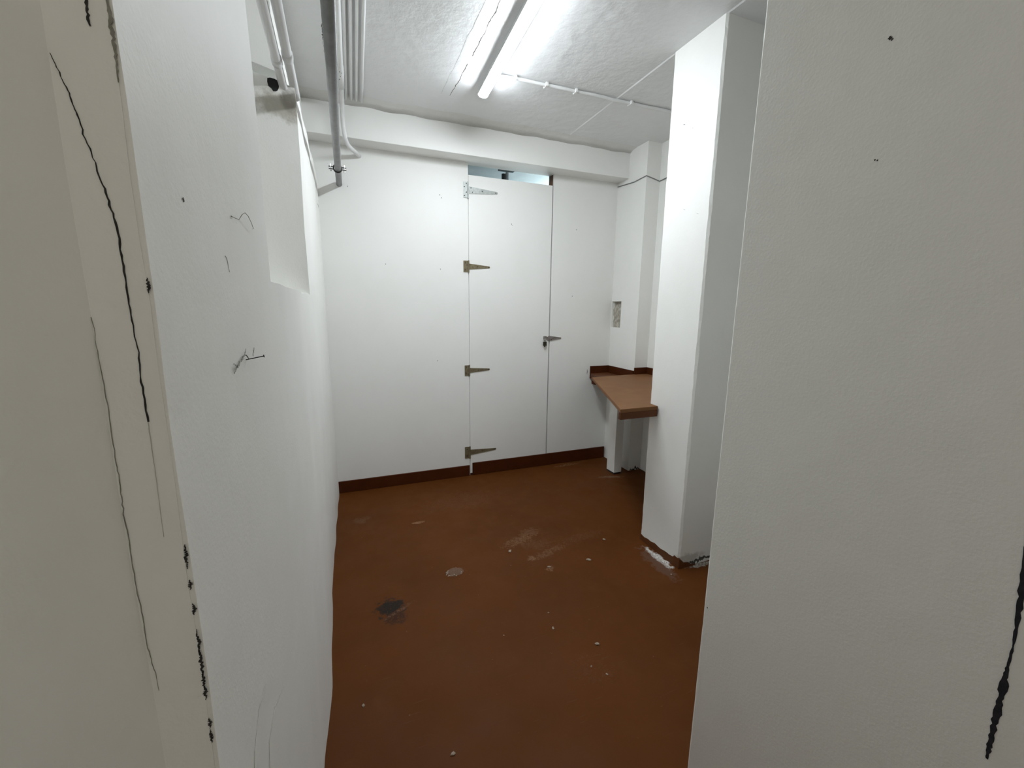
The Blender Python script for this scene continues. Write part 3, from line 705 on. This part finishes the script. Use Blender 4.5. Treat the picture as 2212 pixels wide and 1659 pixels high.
# ------------------------------------------------------------------ nail and cobwebs on the left wall
yn, zn = .737, 1.418; xw = XL + lw_off(yn, zn)
nl = tag(obj('nail', tube(bmesh.new(), [(xw - .004, yn, zn), (xw + .0235, yn + .002, zn + .0055), (xw + .0237, yn + .002, zn + .0055), (xw + .0248, yn + .002, zn + .0057)], [.00075, .00075, .0021, .0021], 10), 'dark'), 'dark nail sticking out of the left wall', 'nail')
cw = empty('cobweb', (xw, yn, zn)); tag(cw, 'dusty grey cobweb hanging from the wall nail', 'cobweb')
def lwp(y, z, d=0.002): return (XL + lw_off(y, z) + d, y, z)
b2 = bmesh.new(); ribbon(b2, [lwp(.733, 1.436), lwp(.722, 1.428), lwp(.706, 1.425), lwp(.690, 1.421), lwp(.672, 1.417), lwp(.660, 1.414), lwp(.650, 1.410)], [.001, .004, .0055, .006, .0055, .004, .001], (1, 0, 0), (0, .8, -.6), .0006, 5, .35, 131); obj('web_strip', b2, 'cobweb', cw)
b2 = bmesh.new(); ribbon(b2, [lwp(.722, 1.428, .003), lwp(.730, 1.424, .004), lwp(.737, 1.4195, .004)], [.0016, .002, .0008], (1, 0, 0), (0, .8, .6), .0006, 5, .3, 132); obj('web_strand', b2, 'speck', cw)
b2 = bmesh.new(); ribbon(b2, [lwp(.672, 1.416, .003), lwp(.660, 1.420, .003), lwp(.650, 1.4235, .003), lwp(.643, 1.4232, .003)], [.002, .0014, .001, .0006], (1, 0, 0), (0, .6, .8), .0006, 5, .3, 133); obj('web_strand', b2, 'cobweb', cw)
b2 = bmesh.new(); ribbon(b2, [lwp(.752, 1.4225, .006), lwp(.760, 1.427, .006), lwp(.772, 1.434, .005)], [.003, .004, .0006], (1, 0, 0), (0, .8, -.6), .0006, 5, .3, 134); obj('web_tuft', b2, 'cobweb', cw)
b2 = bmesh.new(); tube(b2, [lwp(.728, 1.6245), lwp(.742, 1.6255), lwp(.754, 1.625, .006), lwp(.768, 1.635, .008), lwp(.785, 1.641, .009), lwp(.805, 1.640, .009), lwp(.830, 1.634, .008), lwp(.852, 1.629, .006), lwp(.868, 1.630)], [.0009, .0004, .0004, .0005, .0005, .0005, .0004, .0004, .0003], 6)
tag(obj('cobweb_strand', b2, 'scratch'), 'curled dark thread stuck to the left wall above nail', 'cobweb')

# ------------------------------------------------------------------ small litter on the floor
def crumb(x, y, s, label, seed, flat=.45):
    b2 = bmesh.new(); bmesh.ops.create_icosphere(b2, subdivisions=2, radius=s)
    for v in b2.verts:
        k = 1 + .55 * noise.noise(v.co * (1.3 / s) + Vector((seed, seed, 0)))
        v.co = Vector((v.co.x * k * 1.25, v.co.y * k * .8, v.co.z * k * flat))
    zmin = min(v.co.z for v in b2.verts); a = seed * 1.3
    for v in b2.verts:
        c_, s_ = math.cos(a), math.sin(a); v.co = Vector((x + v.co.x * c_ - v.co.y * s_, y + v.co.x * s_ + v.co.y * c_, v.co.z - zmin))
    o = obj('plaster_crumb', b2, 'crumb'); tag(o, label, 'plaster crumb', 'plaster crumbs fallen on the brown floor')
    return o
CL = 'tiny pale plaster crumb lying on the brown floor'
for k, (x, y, s) in enumerate(((.835, 1.557, .006), (.979, 1.401, .008), (.889, 1.307, .004), (1.505, 2.139, .008), (.255, 1.166, .007), (-.023, 1.46, .006), (1.03, 1.995, .008), (1.66, 1.688, .005), (.93, 1.25, .004), (.86, 1.66, .004), (.60, 1.60, .003))):
    crumb(x, y, s, {3: 'pale plaster crumb lying between floor scuffs and pillar', 5: 'small pale plaster crumb close to the left wall', 6: 'pale plaster crumb just in front of the floor scuffs', 7: 'tiny white plaster crumb beside the pillar foot'}.get(k, CL), k + 1)
crumb(1.289, 1.977, .012, 'larger triangular plaster flake lying on the brown floor', 31, .3)
crumb(.872, 2.230, .011, 'oblong pale plaster flake beside the floor scuffs', 37, .3)
# scrap of clear crumpled tape
b2 = bmesh.new(); G = []; r = random.Random(12)
for a in range(15):
    row = []
    for c in range(9):
        u = (a - 7) / 7; v = (c - 4) / 4
        k = 1 / max(1.0, math.hypot(u, v) * 1.02)
        x = .498 + .052 * u * k; y = 2.14 + .040 * v * k
        edge = max(abs(u), abs(v))
        z = .002 + .007 * abs(noise.noise(Vector((x * 75, y * 75, 1)))) + (.008 * abs(noise.noise(Vector((x * 110, y * 110, 5)))) if edge > .7 else 0)
        row.append(b2.verts.new((x, y, z)))
    G.append(row)
for a in range(14):
    for c in range(8): b2.faces.new((G[a][c], G[a + 1][c], G[a + 1][c + 1], G[a][c + 1]))
ts = tag(obj('tape_scrap', b2, 'film'), 'shiny crumpled scrap of clear tape on the floor', 'tape scrap')
b2 = bmesh.new(); r = random.Random(5)
for k in (0, 1, 3, 4, 5, 6, 8, 9, 11, 12):                             # stiff creases along its rim, glints put in as whitish colour
    a = 3.0 + 3.5 * k / 12 if k < 10 else 2.3 + .25 * (k - 10); q_ = r.uniform(.78, 1.05); x = .498 + .050 * q_ * math.cos(a); y = 2.14 + .036 * q_ * math.sin(a)
    L = r.uniform(.004, .010); t = a + math.pi / 2 + r.uniform(-.8, .8)
    tube(b2, [(x - L * math.cos(t), y - L * math.sin(t), .004), (x, y, r.uniform(.006, .012)), (x + L * math.cos(t), y + L * math.sin(t), .004)], [.0008, .0018, .0008], 6)
obj('crease_glint', b2, 'crease_glint', ts)
